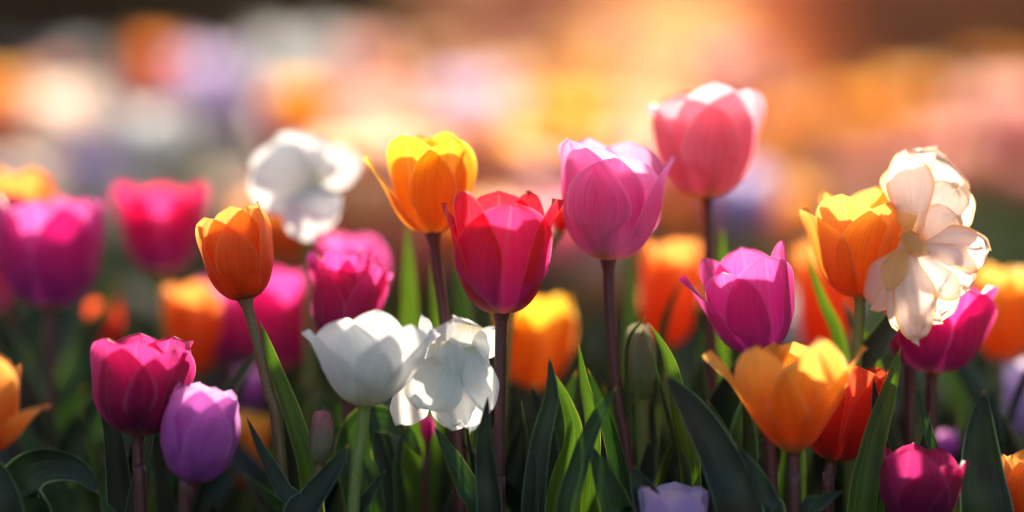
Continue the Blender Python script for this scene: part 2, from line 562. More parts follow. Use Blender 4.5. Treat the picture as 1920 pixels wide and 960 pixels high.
# shrubs far behind, on both sides of the gap the sun shines through
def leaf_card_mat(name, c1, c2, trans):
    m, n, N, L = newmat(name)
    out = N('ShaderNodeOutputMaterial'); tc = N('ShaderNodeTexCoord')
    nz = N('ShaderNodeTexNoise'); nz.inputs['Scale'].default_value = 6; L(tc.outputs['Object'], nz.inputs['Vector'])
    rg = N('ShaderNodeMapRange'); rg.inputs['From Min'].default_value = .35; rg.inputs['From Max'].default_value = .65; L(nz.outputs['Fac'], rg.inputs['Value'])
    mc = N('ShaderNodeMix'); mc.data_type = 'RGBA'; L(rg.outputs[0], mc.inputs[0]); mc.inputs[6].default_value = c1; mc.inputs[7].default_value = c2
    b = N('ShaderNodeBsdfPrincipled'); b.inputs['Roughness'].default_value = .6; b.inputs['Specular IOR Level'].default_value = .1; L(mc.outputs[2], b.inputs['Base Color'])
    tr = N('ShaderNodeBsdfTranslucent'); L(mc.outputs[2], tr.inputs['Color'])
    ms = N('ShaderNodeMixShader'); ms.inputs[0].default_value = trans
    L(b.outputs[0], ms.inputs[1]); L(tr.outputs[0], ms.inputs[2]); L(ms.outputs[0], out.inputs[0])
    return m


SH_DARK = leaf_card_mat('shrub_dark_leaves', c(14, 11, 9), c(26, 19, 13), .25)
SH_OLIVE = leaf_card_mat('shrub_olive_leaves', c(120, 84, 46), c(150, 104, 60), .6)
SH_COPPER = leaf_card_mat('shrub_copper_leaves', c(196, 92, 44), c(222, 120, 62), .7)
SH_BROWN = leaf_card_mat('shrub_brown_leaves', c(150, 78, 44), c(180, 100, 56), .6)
BARK = flat_noise_mat('bark', c(60, 46, 36), c(90, 72, 54), 20)


def shrub(label, x, y, h, wd, mat, n=4200, seed=1, ls=0.085):
    rnd = random.Random(seed)
    root = thing('shrub', label, 'shrub', (x, y, 0), 'shrubs behind the flower bed')
    # branching stems
    V, F = [], []

    def limb(p, q, r0, r1, k=6):
        b0 = len(V)
        d = (q - p).normalized()
        a = d.orthogonal().normalized(); b = d.cross(a)
        for pp, r in ((p, r0), (q, r1)):
            for i in range(k):
                an = 2 * pi * i / k
                V.append(tuple(pp + a * (cos(an) * r) + b * (sin(an) * r)))
        for i in range(k):
            F.append((b0 + i, b0 + (i + 1) % k, b0 + k + (i + 1) % k, b0 + k + i))
    for s in range(6):
        a = s * 1.05 + rnd.uniform(-.3, .3)
        q = Vector((cos(a) * wd * .35, sin(a) * wd * .3, h * rnd.uniform(.45, .6)))
        limb(Vector((cos(a) * .05, sin(a) * .05, 0)), q, .03, .017)
        for t in range(3):
            limb(q, q + Vector((rnd.uniform(-.3, .3) * wd, rnd.uniform(-.3, .3) * wd, rnd.uniform(.2, .4) * h)), .015, .005)
    me = bpy.data.meshes.new('branches'); me.from_pydata(V, [], F); me.materials.append(BARK)
    link('branches', me, root)
    # leaves spread through lumps
    V, F = [], []
    lumps = [(Vector((rnd.uniform(-.42, .42) * wd, rnd.uniform(-.3, .3) * wd, rnd.uniform(.12, .85) * h)), rnd.uniform(.22, .36) * min(wd, h)) for _ in range(16)]
    for _ in range(n):
        cc, rr = rnd.choice(lumps)
        d = Vector((rnd.gauss(0, 1), rnd.gauss(0, 1), rnd.gauss(0, 1))).normalized()
        p = cc + d * rr * rnd.uniform(.45, 1.0) ** .5
        p.z = max(.03, p.z)
        q = Quaternion((rnd.gauss(0, 1), rnd.gauss(0, 1), rnd.gauss(0, 1), rnd.gauss(0, 1))).normalized()
        s = ls * rnd.uniform(.6, 1.3)
        b0 = len(V)
        for a, b, cz in ((-1, 0, 0), (0, -.5, .12), (1, 0, 0), (0, .5, .12)):
            V.append(tuple(p + q @ Vector((a * s, b * s, cz * s))))
        F.append((b0, b0 + 1, b0 + 2, b0 + 3))
    me = bpy.data.meshes.new('foliage'); me.from_pydata(V, [], F); me.materials.append(mat)
    link('foliage', me, root)
    return root


SH_GLOW = leaf_card_mat('shrub_glow_leaves', c(226, 128, 100), c(240, 166, 138), .7)  # peach sky glow of the gap painted into the leaves of added bushes
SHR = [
    ('added bush in peach glow colour far off in the middle of the sunlit gap', 0.9, 22.0, 2.6, 3.2, SH_GLOW),
    ('added bush in peach glow colour far off at the left of the sunlit gap', -0.85, 20.0, 2.4, 2.8, SH_GLOW),
    ('added bush in peach glow colour far off at the right of the sunlit gap', 3.2, 21.0, 2.4, 2.8, SH_GLOW),
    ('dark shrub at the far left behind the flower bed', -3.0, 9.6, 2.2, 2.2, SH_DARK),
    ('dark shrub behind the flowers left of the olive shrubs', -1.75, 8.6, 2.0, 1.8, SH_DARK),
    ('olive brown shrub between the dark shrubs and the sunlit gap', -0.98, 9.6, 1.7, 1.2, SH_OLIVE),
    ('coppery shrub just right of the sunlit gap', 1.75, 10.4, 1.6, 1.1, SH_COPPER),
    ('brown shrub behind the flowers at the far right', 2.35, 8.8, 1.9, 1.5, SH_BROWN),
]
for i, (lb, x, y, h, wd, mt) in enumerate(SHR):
    shrub(lb, x, y, h, wd, mt, seed=30 + i, n={SH_GLOW: 5200, SH_DARK: 7000, SH_COPPER: 1500, SH_BROWN: 2000, SH_OLIVE: 2000}.get(mt, 4200))

# ================================================================ haze
def haze():
    x, y0, y1, z0, z1 = 41, -41, 41, -1.0, 2.9
    V = [(-x, y0, z0), (x, y0, z0), (x, y1, z0), (-x, y1, z0), (-x, y0, z1), (x, y0, z1), (x, y1, z1), (-x, y1, z1)]
    F = [(3, 2, 1, 0), (4, 5, 6, 7), (0, 1, 5, 4), (1, 2, 6, 5), (2, 3, 7, 6), (3, 0, 4, 7)]
    me = bpy.data.meshes.new('haze'); me.from_pydata(V, [], F)
    m, n, N, L = newmat('haze_air')
    out = N('ShaderNodeOutputMaterial')
    v = N('ShaderNodeVolumePrincipled')
    v.inputs['Color'].default_value = (1, .82, .62, 1)
    v.inputs['Density'].default_value = HAZE_D
    v.inputs['Anisotropy'].default_value = HAZE_G
    L(v.outputs[0], out.inputs['Volume'])
    me.materials.append(m)
    o = link('haze', me); o['kind'] = 'stuff'


HAZE_D, HAZE_G = 0.0007, 0.8
haze()

# ================================================================ flowers, front to back
def P_(az, L=1.0, a1=86, a2=100, W_=1.0, r=1.0, **k):
    return (az, L, a1, a2, W_, r, k)


# --- sharp flowers
tulip('crimson tulip with magenta base and pointed side petals in the middle of the picture', (940, 588), (940, 356), 232, 1.0,
      [P_(3, .89, 86, 95, 1.12, 1.08, flat=1.15), P_(-52, .99, 84, 88, .7, .86, mat='scarlet'), P_(-98, .93, 79, 80, .8, 1.0, mat='scarlet'), P_(84, .95, 80, 83, .85, 1.0, mat='scarlet'),
       P_(174, 1.0, 86, 96, 1.15, .9, mat='scarlet'), P_(130, 1.0, 86, 94, .9, .88, mat='scarlet')],
      'crimson', [(938, 700), (936, 890), (935, 960)], 'mauve')
tulip('yellow orange tulip with one petal flared out to the left', (812, 437), (802, 243), 214, 1.03,
      [P_(36, .94, 83, 84, 1.15, 1.05, flat=1.2), P_(-34, .98, 86, 92, 1.15, .98), P_(-90, .9, 68, 63, .75, 1.1),
       P_(98, .88, 85, 86, .9), P_(150, 1.03, 86, 92, 1.05, .9), P_(-165, 1.0, 86, 94, 1.0, .9)],
      'yellow', [(828, 560), (845, 700), (858, 880)], 'mauve')
tulip('pink tulip with magenta front petal between the crimson and the coral tulips', (1140, 487), (1152, 258), 222, 1.02,
      [P_(20, .84, 86, 94, 1.12, 1.06, flat=1.15), P_(-62, .97, 86, 89, 1.3), P_(96, .9, 81, 77, 1.0), P_(-25, .93, 88, 94, .95, .88),
       P_(165, 1.0, 87, 96, 1.1, .9), P_(-145, 1.0, 88, 96, 1.0, .9)],
      'pink', [(1145, 600), (1160, 760), (1182, 910)], 'mauve')
tulip('tallest tulip, pale coral pink and softly blurred, at the upper right', (1325, 370), (1318, 160), 225, 1.07,
      [P_(44, .97, 84, 86, 1.2, 1.04, flat=1.35), P_(-42, .9, 86, 90, 1.25, 1.02), P_(4, 1.02, 88, 92, .9, .84), P_(-92, .88, 82, 80, .9),
       P_(150, 1.0, 88, 94, 1.0, .9), P_(-165, .98, 88, 94, 1.0, .9)],
      'coral', [(1329, 440), (1332, 600), (1338, 760)], 'mauve')
tulip('magenta tulip leaning left with a pointed petal, behind the open orange tulip', (1425, 662), (1388, 466), 214, 1.01,
      [P_(28, .98, 86, 94, 1.1, 1.04, flat=1.2), P_(-40, .9, 84, 88, .9), P_(-82, .96, 72, 66, .75, 1.0, tip=.85), P_(-120, .98, 84, 92, .9),
       P_(170, 1.0, 86, 100, 1.0, .9), P_(95, 1.03, 86, 92, .9)],
      'purple', [(1438, 760), (1450, 960)], 'mauve', lean=8)
tulip('open orange tulip with widely spread petals at the lower right', (1488, 847), (1482, 622), 310, 0.965,
      [P_(28, 1.0, 76, 80, .95, 1.06, flat=1.4), P_(-84, 1.0, 60, 55, .75, 1.0), P_(-48, .95, 72, 78, .86, 1.03, flat=1.5), P_(-14, .78, 82, 86, .6, .88),
       P_(74, .96, 66, 62, .9), P_(165, .88, 80, 86, 1.1, .8), P_(-150, .88, 80, 88, 1.0, .8)],
      'orange', [(1489, 900), (1490, 960)], 'mauve', lean=4, pk=dict(a0=30, sr=.42, tip=1.2))
tulip('red tulip half hidden behind the open orange tulip', (1560, 862), (1596, 678), 172, 1.012,
      [P_(10, .98, 88, 104, 1.2), P_(70, 1.0, 87, 100, 1.1), P_(-60, 1.0, 88, 104, .9), P_(130, 1.0, 88, 104, 1.0), P_(-130, 1.0, 88, 104, 1.0), P_(180, 1.0, 88, 104, 1.0)],
      'red', [(1554, 900), (1553, 960)], 'mauve')
tulip('orange tulip with many layered petals beside the ruffled white flower', (1612, 556), (1610, 345), 210, 1.025,
      [P_(28, .92, 85, 92, 1.1), P_(-70, .9, 76, 74, .9, 1.0, tip=.8), P_(-25, .98, 88, 102, 1.0, .88), P_(70, .97, 84, 94, .9),
       P_(160, 1.0, 86, 102, 1.0, .9), P_(-120, .98, 86, 100, 1.0, .9), P_(120, 1.05, 86, 96, .9, .9), P_(-160, .9, 86, 108, .9, .7)],
      'orange', [(1608, 640), (1600, 800)], 'green', lean=6)
tulip('magenta tulip under the ruffled white and peach flower', (1748, 698), (1756, 530), 212, 1.04,
      [P_(20, .95, 85, 98, 1.15), P_(-60, .98, 85, 92, 1.1), P_(70, 1.0, 84, 90, 1.0), P_(130, 1.0, 86, 100, 1.0), P_(-120, 1.0, 86, 100, 1.0), P_(180, 1.0, 86, 100, 1.0)],
      'magenta', [(1746, 780), (1744, 900)], 'mauve')
tulip('white open tulip with three broad front petals in the lower middle', (683, 762), (690, 578), 262, 0.975,
      [P_(48, .98, 67, 72, 1.2, 1.12, flat=1.5), P_(-28, .96, 77, 84, 1.1, 1.05, flat=1.4), P_(-72, .9, 65, 66, 1.0, 1.0), P_(8, 1.05, 83, 88, 1.0, .82),
       P_(92, .95, 64, 64, .9), P_(175, .9, 80, 92, 1.0, .8)],
      'white', [(677, 830), (662, 960)], 'green', wav=1.3, pk=dict(tip=1.0, a0=14))
tulip('plum magenta tulip with six rounded petals at the lower left', (258, 816), (268, 627), 198, 0.985,
      [P_(-42, .97, 86, 96, 1.15, 1.05, flat=1.35), P_(8, .95, 88, 100, .95, .88), P_(58, .93, 84, 90, 1.1, 1.05, flat=1.35), P_(98, .98, 84, 92, .9), P_(-160, 1.02, 86, 100, 1.0, .9),
       P_(155, 1.0, 86, 98, 1.0, .9)],
      'plum', [(260, 880), (264, 960)], 'mauve')
tulip('closed lilac tulip beside the plum magenta tulip', (362, 902), (392, 720), 156, 0.97,
      [P_(-25, 1.0, 90, 116, 1.2), P_(62, .96, 88, 112, 1.15), P_(-100, 1.0, 88, 114, 1.15), P_(20, 1.02, 90, 118, 1.0, .88), P_(130, 1.0, 90, 116, 1.1, .9), P_(-160, 1.02, 90, 116, 1.1, .9)],
      'lilac', [(352, 940), (346, 960)], 'mauve', wav=.6, pk=dict(close=.9, sr=.5))
tulip('orange closed tulip on a leaning brown stem, left of the middle', (460, 562), (428, 386), 142, 1.0,
      [P_(-40, .93, 88, 108, 1.15), P_(48, .98, 88, 112, 1.2), P_(5, 1.0, 90, 112, .9, .86), P_(110, 1.02, 88, 110, 1.1), P_(-110, .95, 88, 104, 1.1), P_(180, 1.0, 90, 112, 1.1, .9)],
      'deep_orange', [(482, 640), (506, 740), (526, 860)], 'brown', wav=.7, pk=dict(close=.9))
tulip('pink double tulip with frilled inner petals behind the white open tulip', (646, 662), (654, 466), 164, 1.045,
      [P_(-8, .82, 88, 98, 1.05), P_(-60, .98, 86, 100, .9), P_(52, .92, 82, 84, .8, 1.0, tip=.85), P_(85, .85, 80, 74, .7, 1.0, tip=.9), P_(30, 1.0, 90, 110, .8, .8),
       P_(-30, 1.0, 92, 116, .8, .8), P_(150, 1.02, 88, 106, 1.0, .9), P_(-150, 1.0, 88, 106, 1.0, .9), P_(-100, .95, 86, 98, .9), P_(90, 1.0, 90, 114, .8, .75)],
      'magenta', [(650, 760), (655, 880)], 'mauve', wav=1.5)
tulip('dark plum tulip at the bottom edge near the right', (1716, 990), (1732, 836), 164, 0.97,
      [P_(-40, 1.0, 88, 112, 1.2), P_(30, .86, 84, 96, 1.1), P_(75, .92, 80, 88, 1.0), P_(-110, .95, 86, 104, 1.0), P_(140, 1.0, 88, 112, 1.0), P_(-170, 1.02, 88, 112, 1.0)],
      'darkplum', [(1715, 1010), (1714, 1040)], 'mauve', pk=dict(tip=1.1))
tulip('lilac tulip with only its closed top showing at the bottom edge', (1258, 1060), (1262, 908), 134, 0.96,
      CUP, 'lavender', [(1258, 1100), (1258, 1160)], 'green', pk=dict(tip=.5), wav=.8)
tulip('orange red tulip cut off by the lower right corner', (1935, 985), (1930, 845), 110, 0.99, CUP, 'deep_orange', [(1934, 1000), (1933, 1040)], 'mauve')

# closed buds
tulip('small closed grey pink bud beside the white open tulip', (600, 868), (604, 768), 46, 0.99,
      [P_(-30, 1.0, 92, 112, 1.2), P_(60, .96, 92, 112, 1.2), P_(180, 1.0, 92, 112, 1.2)],
      'bud', [(598, 900), (594, 960)], 'brown', wav=.3, pk=dict(sr=.4, close=.9), sr_=.0026, cat='tulip bud', name='tulip_bud')
tulip('tall closed green bud under a folded leaf, right of the pink tulip', (1203, 752), (1198, 604), 60, 1.03,
      [P_(-30, 1.0, 90, 106, 1.2), P_(60, 1.0, 90, 106, 1.2), P_(180, 1.0, 90, 106, 1.2)],
      'greenbud', [(1206, 840), (1208, 960)], 'green', wav=.3, pk=dict(sr=.42, close=.9), sr_=.0032, cat='tulip bud', name='tulip_bud')
tulip('tiny pink bud under the ruffled white flower', (802, 830), (800, 778), 28, 1.04,
      [P_(-30, 1.0, 92, 108, 1.2), P_(80, .96, 92, 108, 1.2), P_(180, 1.0, 92, 108, 1.2)],
      'magenta', [(800, 870), (796, 930)], 'mauve', wav=.3, sr_=.0016, cat='tulip bud', name='tulip_bud')

# --- softly blurred flowers just behind
B = dict(res=(12, 16))
tulip('blurred magenta tulip at the left, in front of the orange one', (92, 576), (98, 366), 205, 1.12,
      [P_(-10, .95, 87, 96, 1.1), P_(55, .98, 86, 94, 1.0), P_(-70, .98, 85, 92, 1.0), P_(115, 1.0, 86, 96, 1.0), P_(180, 1.0, 86, 98, 1.0, .9), P_(-125, 1.0, 86, 96, 1.0)],
      'purple', [(94, 680), (100, 900)], 'mauve', **B)
tulip('blurred orange tulip with a pale rim rising behind the magenta one at the left edge', (20, 520), (36, 314), 135, 1.16,
      [P_(30, 1.0, 88, 106, 1.2), P_(-60, 1.0, 86, 100, 1.1), P_(100, .95, 88, 104, 1.0), P_(180, 1.0, 88, 104, 1.0), P_(-130, 1.0, 88, 104, 1.0)],
      'deep_orange', [(20, 640), (26, 900)], 'mauve', **B)
tulip('blurred pink tulip mostly cut off by the left edge', (-22, 590), (-20, 420), 120, 1.14, CUP, 'pink', [(-20, 700), (-16, 900)], 'mauve', **B)
tulip('blurred crimson tulip with a wide flat rim, left of the orange closed tulip', (306, 512), (300, 338), 182, 1.17,
      [P_(12, .96, 82, 84, 1.0), P_(-55, 1.0, 80, 80, 1.0), P_(72, .96, 80, 78, 1.0), P_(130, .98, 82, 84, 1.0), P_(-120, 1.0, 82, 84, 1.0), P_(180, .98, 82, 86, 1.0)],
      'crimson', [(308, 640), (312, 900)], 'green', **B)
tulip('small blurred orange red bud low between the two left tulips', (196, 656), (194, 562), 62, 1.2,
      [P_(-30, 1.0, 90, 108, 1.2), P_(70, 1.0, 90, 108, 1.2), P_(180, 1.0, 90, 108, 1.2)], 'red', [(198, 740), (202, 900)], 'green', cat='tulip bud', name='tulip_bud', **B)
tulip('blurred upright orange tulip below the crimson one', (366, 704), (356, 526), 110, 1.16,
      [P_(20, 1.0, 90, 104, 1.2), P_(-60, .98, 88, 102, 1.1), P_(100, 1.0, 88, 102, 1.1), P_(180, 1.0, 88, 102, 1.1), P_(-130, 1.0, 88, 102, 1.1)], 'deep_orange', [(368, 760), (372, 900)], 'green', **B)
tulip('blurred hot pink tulip behind the leaning brown stem', (522, 690), (520, 500), 190, 1.15,
      CUP, 'magenta', [(524, 760), (530, 900)], 'mauve', rot=20, **B)
tulip('blurred purple tulip between the upright orange and the hot pink tulips', (420, 680), (412, 520), 110, 1.2, CUP, 'purple', [(424, 760), (430, 900)], 'mauve', rot=50, **B)
tulip('blurred magenta tulip showing above the pink double tulip', (662, 610), (656, 432), 134, 1.14, CUP, 'purple', [(664, 760), (666, 900)], 'mauve', rot=35, **B)
tulip('blurred yellow tulip behind the crimson stem', (1000, 728), (1004, 552), 152, 1.13,
      [P_(20, .98, 87, 102, 1.15), P_(-60, 1.0, 86, 98, 1.1), P_(95, 1.0, 86, 98, 1.0), P_(140, 1.0, 86, 98, 1.0), P_(-130, 1.0, 86, 98, 1.0), P_(180, 1.0, 86, 98, 1.0)],
      'yellow', [(1002, 800), (1004, 920)], 'green', **B)
tulip('blurred coral orange tulip right of the pink tulip', (1250, 650), (1262, 444), 124, 1.14,
      [P_(30, 1.0, 88, 110, 1.2), P_(-60, .98, 88, 106, 1.1), P_(110, 1.0, 88, 106, 1.1), P_(180, 1.0, 88, 106, 1.1), P_(-120, 1.0, 88, 106, 1.1)], 'deep_orange', [(1250, 740), (1252, 900)], 'green', **B)
tulip('blurred amber tulip at the right edge', (1885, 676), (1882, 494), 128, 1.14, CUP, 'orange', [(1886, 740), (1888, 900)], 'green', rot=30, **B)
tulip('blurred orange tulip low behind the closed lilac tulip', (456, 918), (470, 772), 110, 1.12, CUP, 'orange', [(456, 940), (456, 980)], 'green', rot=30, **B)
tulip('blurred open orange tulip with a drooping petal at the left edge', (-30, 850), (-18, 660), 200, 0.93,
      [P_(75, .85, 48, 20, .9, 1.0, tip=.5), P_(10, 1.0, 84, 98, 1.0), P_(-60, 1.0, 80, 90, 1.0), P_(180, 1.0, 84, 92, 1.0), P_(120, .9, 84, 92, 1.0)],
      'deep_orange', [(-30, 900), (-30, 980)], 'green', **B)
tulip('blurred lilac bud low behind the leaning brown stem', (474, 770), (470, 684), 66, 1.18, CUP, 'lilac', [(476, 820), (478, 920)], 'green', cat='tulip bud', name='tulip_bud', **B)
tulip('small blurred violet bud low above the dark plum tulip', (1778, 868), (1774, 804), 40, 1.1, CUP, 'lilac', [(1778, 900), (1780, 940)], 'green', cat='tulip bud', name='tulip_bud', **B)
tulip('blurred pale grey lilac tulip low at the right edge', (1922, 820), (1925, 672), 86, 1.13, CUP, 'palelilac', [(1922, 860), (1922, 940)], 'green', **B)
tulip('small blurred red bud peeping out right of the crimson tulip', (1050, 436), (1056, 378), 36, 1.06,
      [P_(-30, 1.0, 90, 108, 1.2), P_(70, 1.0, 90, 108, 1.2), P_(180, 1.0, 90, 108, 1.2)], 'red', [(1012, 500), (962, 580), (944, 780)], 'green', sr_=.0018, cat='tulip bud', name='tulip_bud')
tulip('blurred salmon tulip behind the leaf right of the magenta tulip', (1545, 680), (1540, 450), 120, 1.2, CUP, 'deep_orange', [(1545, 760), (1548, 900)], 'green', rot=15, **B)


# ---------------------------------------------------------------- ruffled flowers made of free petals
def free_petal(b, t, w, nrm, bulge=0.15, cup=0.2, ruf=0.12, frq=5.0, seed=0, wb=.12, rnd_=.5, nu=30, nv=28, peak=.62, frill=.012, pleat=.03):
    """petal from point b to point t, half width w (metres), facing nrm, ruffled towards its outer edge"""
    rd = random.Random(seed)
    p1, p2, p3 = (rd.uniform(0, 6.28) for _ in range(3))
    d = t - b
    L = d.length
    nrm = (nrm - d * nrm.dot(d) / d.dot(d)).normalized()
    lat = d.normalized().cross(nrm).normalized()
    ws = []
    for j in range(nv + 1):
        s = j / nv
        ws.append((wb + (1 - wb) * smooth(0, peak, s)) * max(0.0, 1 - s ** 4.0) ** rnd_)
    V, UV = [], []
    for j in range(nv + 1):
        s = j / nv
        cpt = b + d * s + nrm * (bulge * L * sin(pi * s ** .9))
        for i in range(nu + 1):
            u = -1 + 2 * i / nu
            edge = max(abs(u) ** 2, s ** 3)
            ww = w * ws[j] * (1 + .05 * sin(frq * 1.6 * s + p1 + 2 * u) + .025 * sin(frq * 4 * s + p3))
            off = -cup * w * u * u * ws[j]
            off += .75 * ruf * w * max(abs(u) ** 2.6, s ** 4) * smooth(.12, .6, s) * (sin(frq * (s * 1.3 + .5 * abs(u)) + p2 + (1.7 if u > 0 else 0)) + .3 * sin(frq * 1.7 * (u * .6 + s) + p3))
            tipr = L * s ** 4 * (.045 * sin(3.4 * u * frq / 5 + p1) + frill * sin(13 * u + p3) + frill * .6 * sin(29 * u + p2))
            off += pleat * w * s * sin(9 * u + p1 + 2 * s)
            V.append(cpt + lat * (u * ww) + nrm * off + d.normalized() * tipr)
            UV.append((i / nu, s))
    return V, UV, nu, nv


def ruffled(label, base, D, petals, mat, stem, stem_m, name, cat, sr_=.0028):
    B0 = at(*base, D)
    sp = [B0] + [at(q[0], q[1], q[2] if len(q) > 2 else D) for q in stem]
    g = Vector((sp[-1].x, sp[-1].y, 0)); sp.append(g)
    root = thing(name, label, cat, g)
    link('stem', shift(stem_mesh(sp[::-1], sr_ * 1.2, sr_, SM[stem_m]), -g), root)
    for k, (bp, tp, wpx, nv_, kw) in enumerate(petals):
        kw = dict(kw)
        SEED[0] += 1
        pm = kw.pop('mat', mat)
        b = at(bp[0], bp[1], bp[2] if len(bp) > 2 else D)
        t = at(tp[0], tp[1], tp[2] if len(tp) > 2 else D)
        V, UV, nu, nv = free_petal(b, t, wpx * .5 * pxm(D), Vector(nv_), seed=SEED[0], **kw)
        link('petal', mesh_grid('petal', [v - g for v in V], nu, nv, UV, [PM[pm]]), root)
    return root


ruffled('ruffled white and peach flower with torn frilly petals at the right', (1706, 452), 1.0, [
    ((1716, 450, 1.008), (1752, 290, 1.03), 176, (.05, -1, .25), dict(ruf=.14, frq=6, bulge=.05, frill=.028, wb=.35, rnd_=.4, pleat=.04)),
    ((1716, 446, 1.004), (1700, 286, 1.016), 96, (-.3, -1, .1), dict(ruf=.12, frq=3, bulge=.10, wb=.35, rnd_=.4, frill=.006)),
    ((1726, 452, 1.004), (1798, 352, 1.018), 128, (.25, -1, .3), dict(ruf=.2, frq=7, bulge=.06, frill=.035, wb=.3, rnd_=.35, pleat=.05)),
    ((1730, 456, 1.002), (1796, 404, 1.008), 110, (.2, -1, .3), dict(ruf=.18, frq=6, bulge=.06, frill=.03, wb=.4, rnd_=.4)),
    ((1718, 462, 1.0), (1848, 468, .996), 104, (.1, -1, .6), dict(ruf=.2, frq=6, bulge=.08, frill=.035, rnd_=.35, pleat=.04)),
    ((1708, 456, .998), (1812, 540, .986), 128, (.15, -1, .2), dict(ruf=.14, frq=5, bulge=.10, pleat=.06, frill=.02, rnd_=.4)),
    ((1704, 456, .997), (1764, 596, .984), 118, (.05, -1, .05), dict(ruf=.12, frq=4, bulge=.10, pleat=.06, frill=.03, rnd_=.4)),
    ((1702, 456, .996), (1722, 634, .983), 86, (-.1, -1, -.1), dict(ruf=.14, frq=4.5, bulge=.10, pleat=.06, frill=.035, rnd_=.4)),
    ((1703, 456, .997), (1684, 612, .990), 64, (-.3, -1, -.1), dict(ruf=.14, frq=4, bulge=.10, pleat=.05, frill=.02)),
    ((1702, 452, .995), (1664, 545, .987), 56, (-.6, -1, 0), dict(ruf=.10, frq=4, bulge=.15, mat='amber')),
    ((1704, 450, 1.0), (1634, 575, 1.008), 84, (-.3, -1, 0), dict(ruf=.14, frq=4, bulge=.1, rnd_=.4)),
    ((1705, 448, 1.0), (1696, 372, 1.012), 52, (-.2, -1, 0), dict(ruf=.10, frq=3, bulge=.1, mat='amber')),
    ((1690, 440, .994), (1730, 478, .988), 34, (.1, -1, .3), dict(ruf=.12, frq=3, bulge=.2, wb=.5, mat='amber')),
    ((1716, 436, .996), (1690, 474, .989), 34, (-.1, -1, .3), dict(ruf=.12, frq=3, bulge=.2, wb=.5, mat='amber')),
    ((1704, 454, .994), (1742, 474, .986), 30, (.1, -1, .4), dict(ruf=.1, frq=3, bulge=.1, mat='amber')),
], 'peach', [(1700, 560, 1.03), (1706, 720, 1.04), (1704, 900, 1.04)], 'mauve', 'ruffled_flower', 'flower')
ruffled('ruffled white flower between the yellow and the crimson stems', (850, 690), 1.0, [
    ((856, 700, 1.004), (850, 600, 1.02), 150, (0, -1, .1), dict(ruf=.08, frq=3, bulge=.06, wb=.4)),
    ((840, 676, .992), (786, 764, .98), 128, (-.15, -1, .3), dict(ruf=.08, frq=3, bulge=.14, wb=.5)),
    ((872, 640, 1.0), (880, 806, .988), 104, (.15, -1, -.1), dict(ruf=.14, frq=5, bulge=.10, pleat=.05, wb=.4)),
    ((880, 650, .994), (914, 770, .984), 76, (.5, -1, 0), dict(ruf=.2, frq=5, bulge=.12, pleat=.06, wb=.3)),
    ((876, 690, 1.0), (938, 612, 1.006), 60, (.3, -1, .2), dict(ruf=.14, frq=4, bulge=.1)),
    ((800, 716, 1.004), (744, 796, 1.01), 76, (-.1, -1, 0), dict(ruf=.1, frq=4, bulge=.1, wb=.5)),
    ((810, 660, 1.006), (792, 592, 1.014), 30, (-.1, -1, 0), dict(ruf=.08, frq=3, bulge=.1)),
    ((846, 690, 1.006), (910, 690, 1.0), 80, (.1, -1, .2), dict(ruf=.1, frq=3, bulge=.1)),
    ((830, 640, 1.0), (842, 744, .986), 90, (-.2, -1, .15), dict(ruf=.16, frq=5, bulge=.14, pleat=.06, wb=.6)),
    ((884, 610, 1.004), (868, 720, .99), 96, (.1, -1, .1), dict(ruf=.2, frq=6, bulge=.1, pleat=.07, wb=.6)),
    ((850, 700, .996), (848, 800, .99), 90, (.0, -1, -.1), dict(ruf=.18, frq=6, bulge=.1, pleat=.06, frill=.03, wb=.5)),
], 'white', [(858, 760, 1.02), (862, 840, 1.02), (866, 940, 1.02)], 'mauve', 'ruffled_flower', 'flower')
ruffled('blurred ruffled white flower above the pink tulips, left of the yellow one', (572, 352), 1.11, [
    ((580, 350), (606, 262, 1.125), 100, (.1, -1, .25), dict(ruf=.08, frq=3, bulge=.12, wb=.4)),
    ((580, 346), (668, 290, 1.115), 92, (.25, -1, .3), dict(ruf=.08, frq=3, bulge=.12, wb=.4)),
    ((590, 360), (474, 312, 1.10), 150, (-.3, -1, .3), dict(ruf=.10, frq=3, bulge=.2, wb=.5)),
    ((570, 356), (522, 256, 1.115), 140, (-.1, -1, .3), dict(ruf=.08, frq=3, bulge=.15, wb=.4)),
    ((574, 340), (588, 448, 1.09), 116, (.1, -1, -.2), dict(ruf=.08, frq=3, bulge=.16, wb=.5)),
    ((580, 345), (622, 410, 1.095), 76, (.3, -1, 0), dict(ruf=.08, frq=3, bulge=.12, wb=.4)),
    ((560, 350), (518, 398, 1.105), 66, (-.2, -1, 0), dict(ruf=.08, frq=3, bulge=.1, wb=.4)),
], 'white', [(578, 480, 1.13), (580, 640, 1.13), (582, 860, 1.13)], 'green', 'ruffled_flower', 'flower')


# ================================================================ leaves of plants without a flower
def leaf_plant(label, foot, D, leaves, group=None):
    p = at(*foot, D)
    root = thing('tulip_plant', label, 'tulip plant', (p.x, p.y, 0), group)
    for lf in leaves:
        add_leaf(root, *lf)
    return root


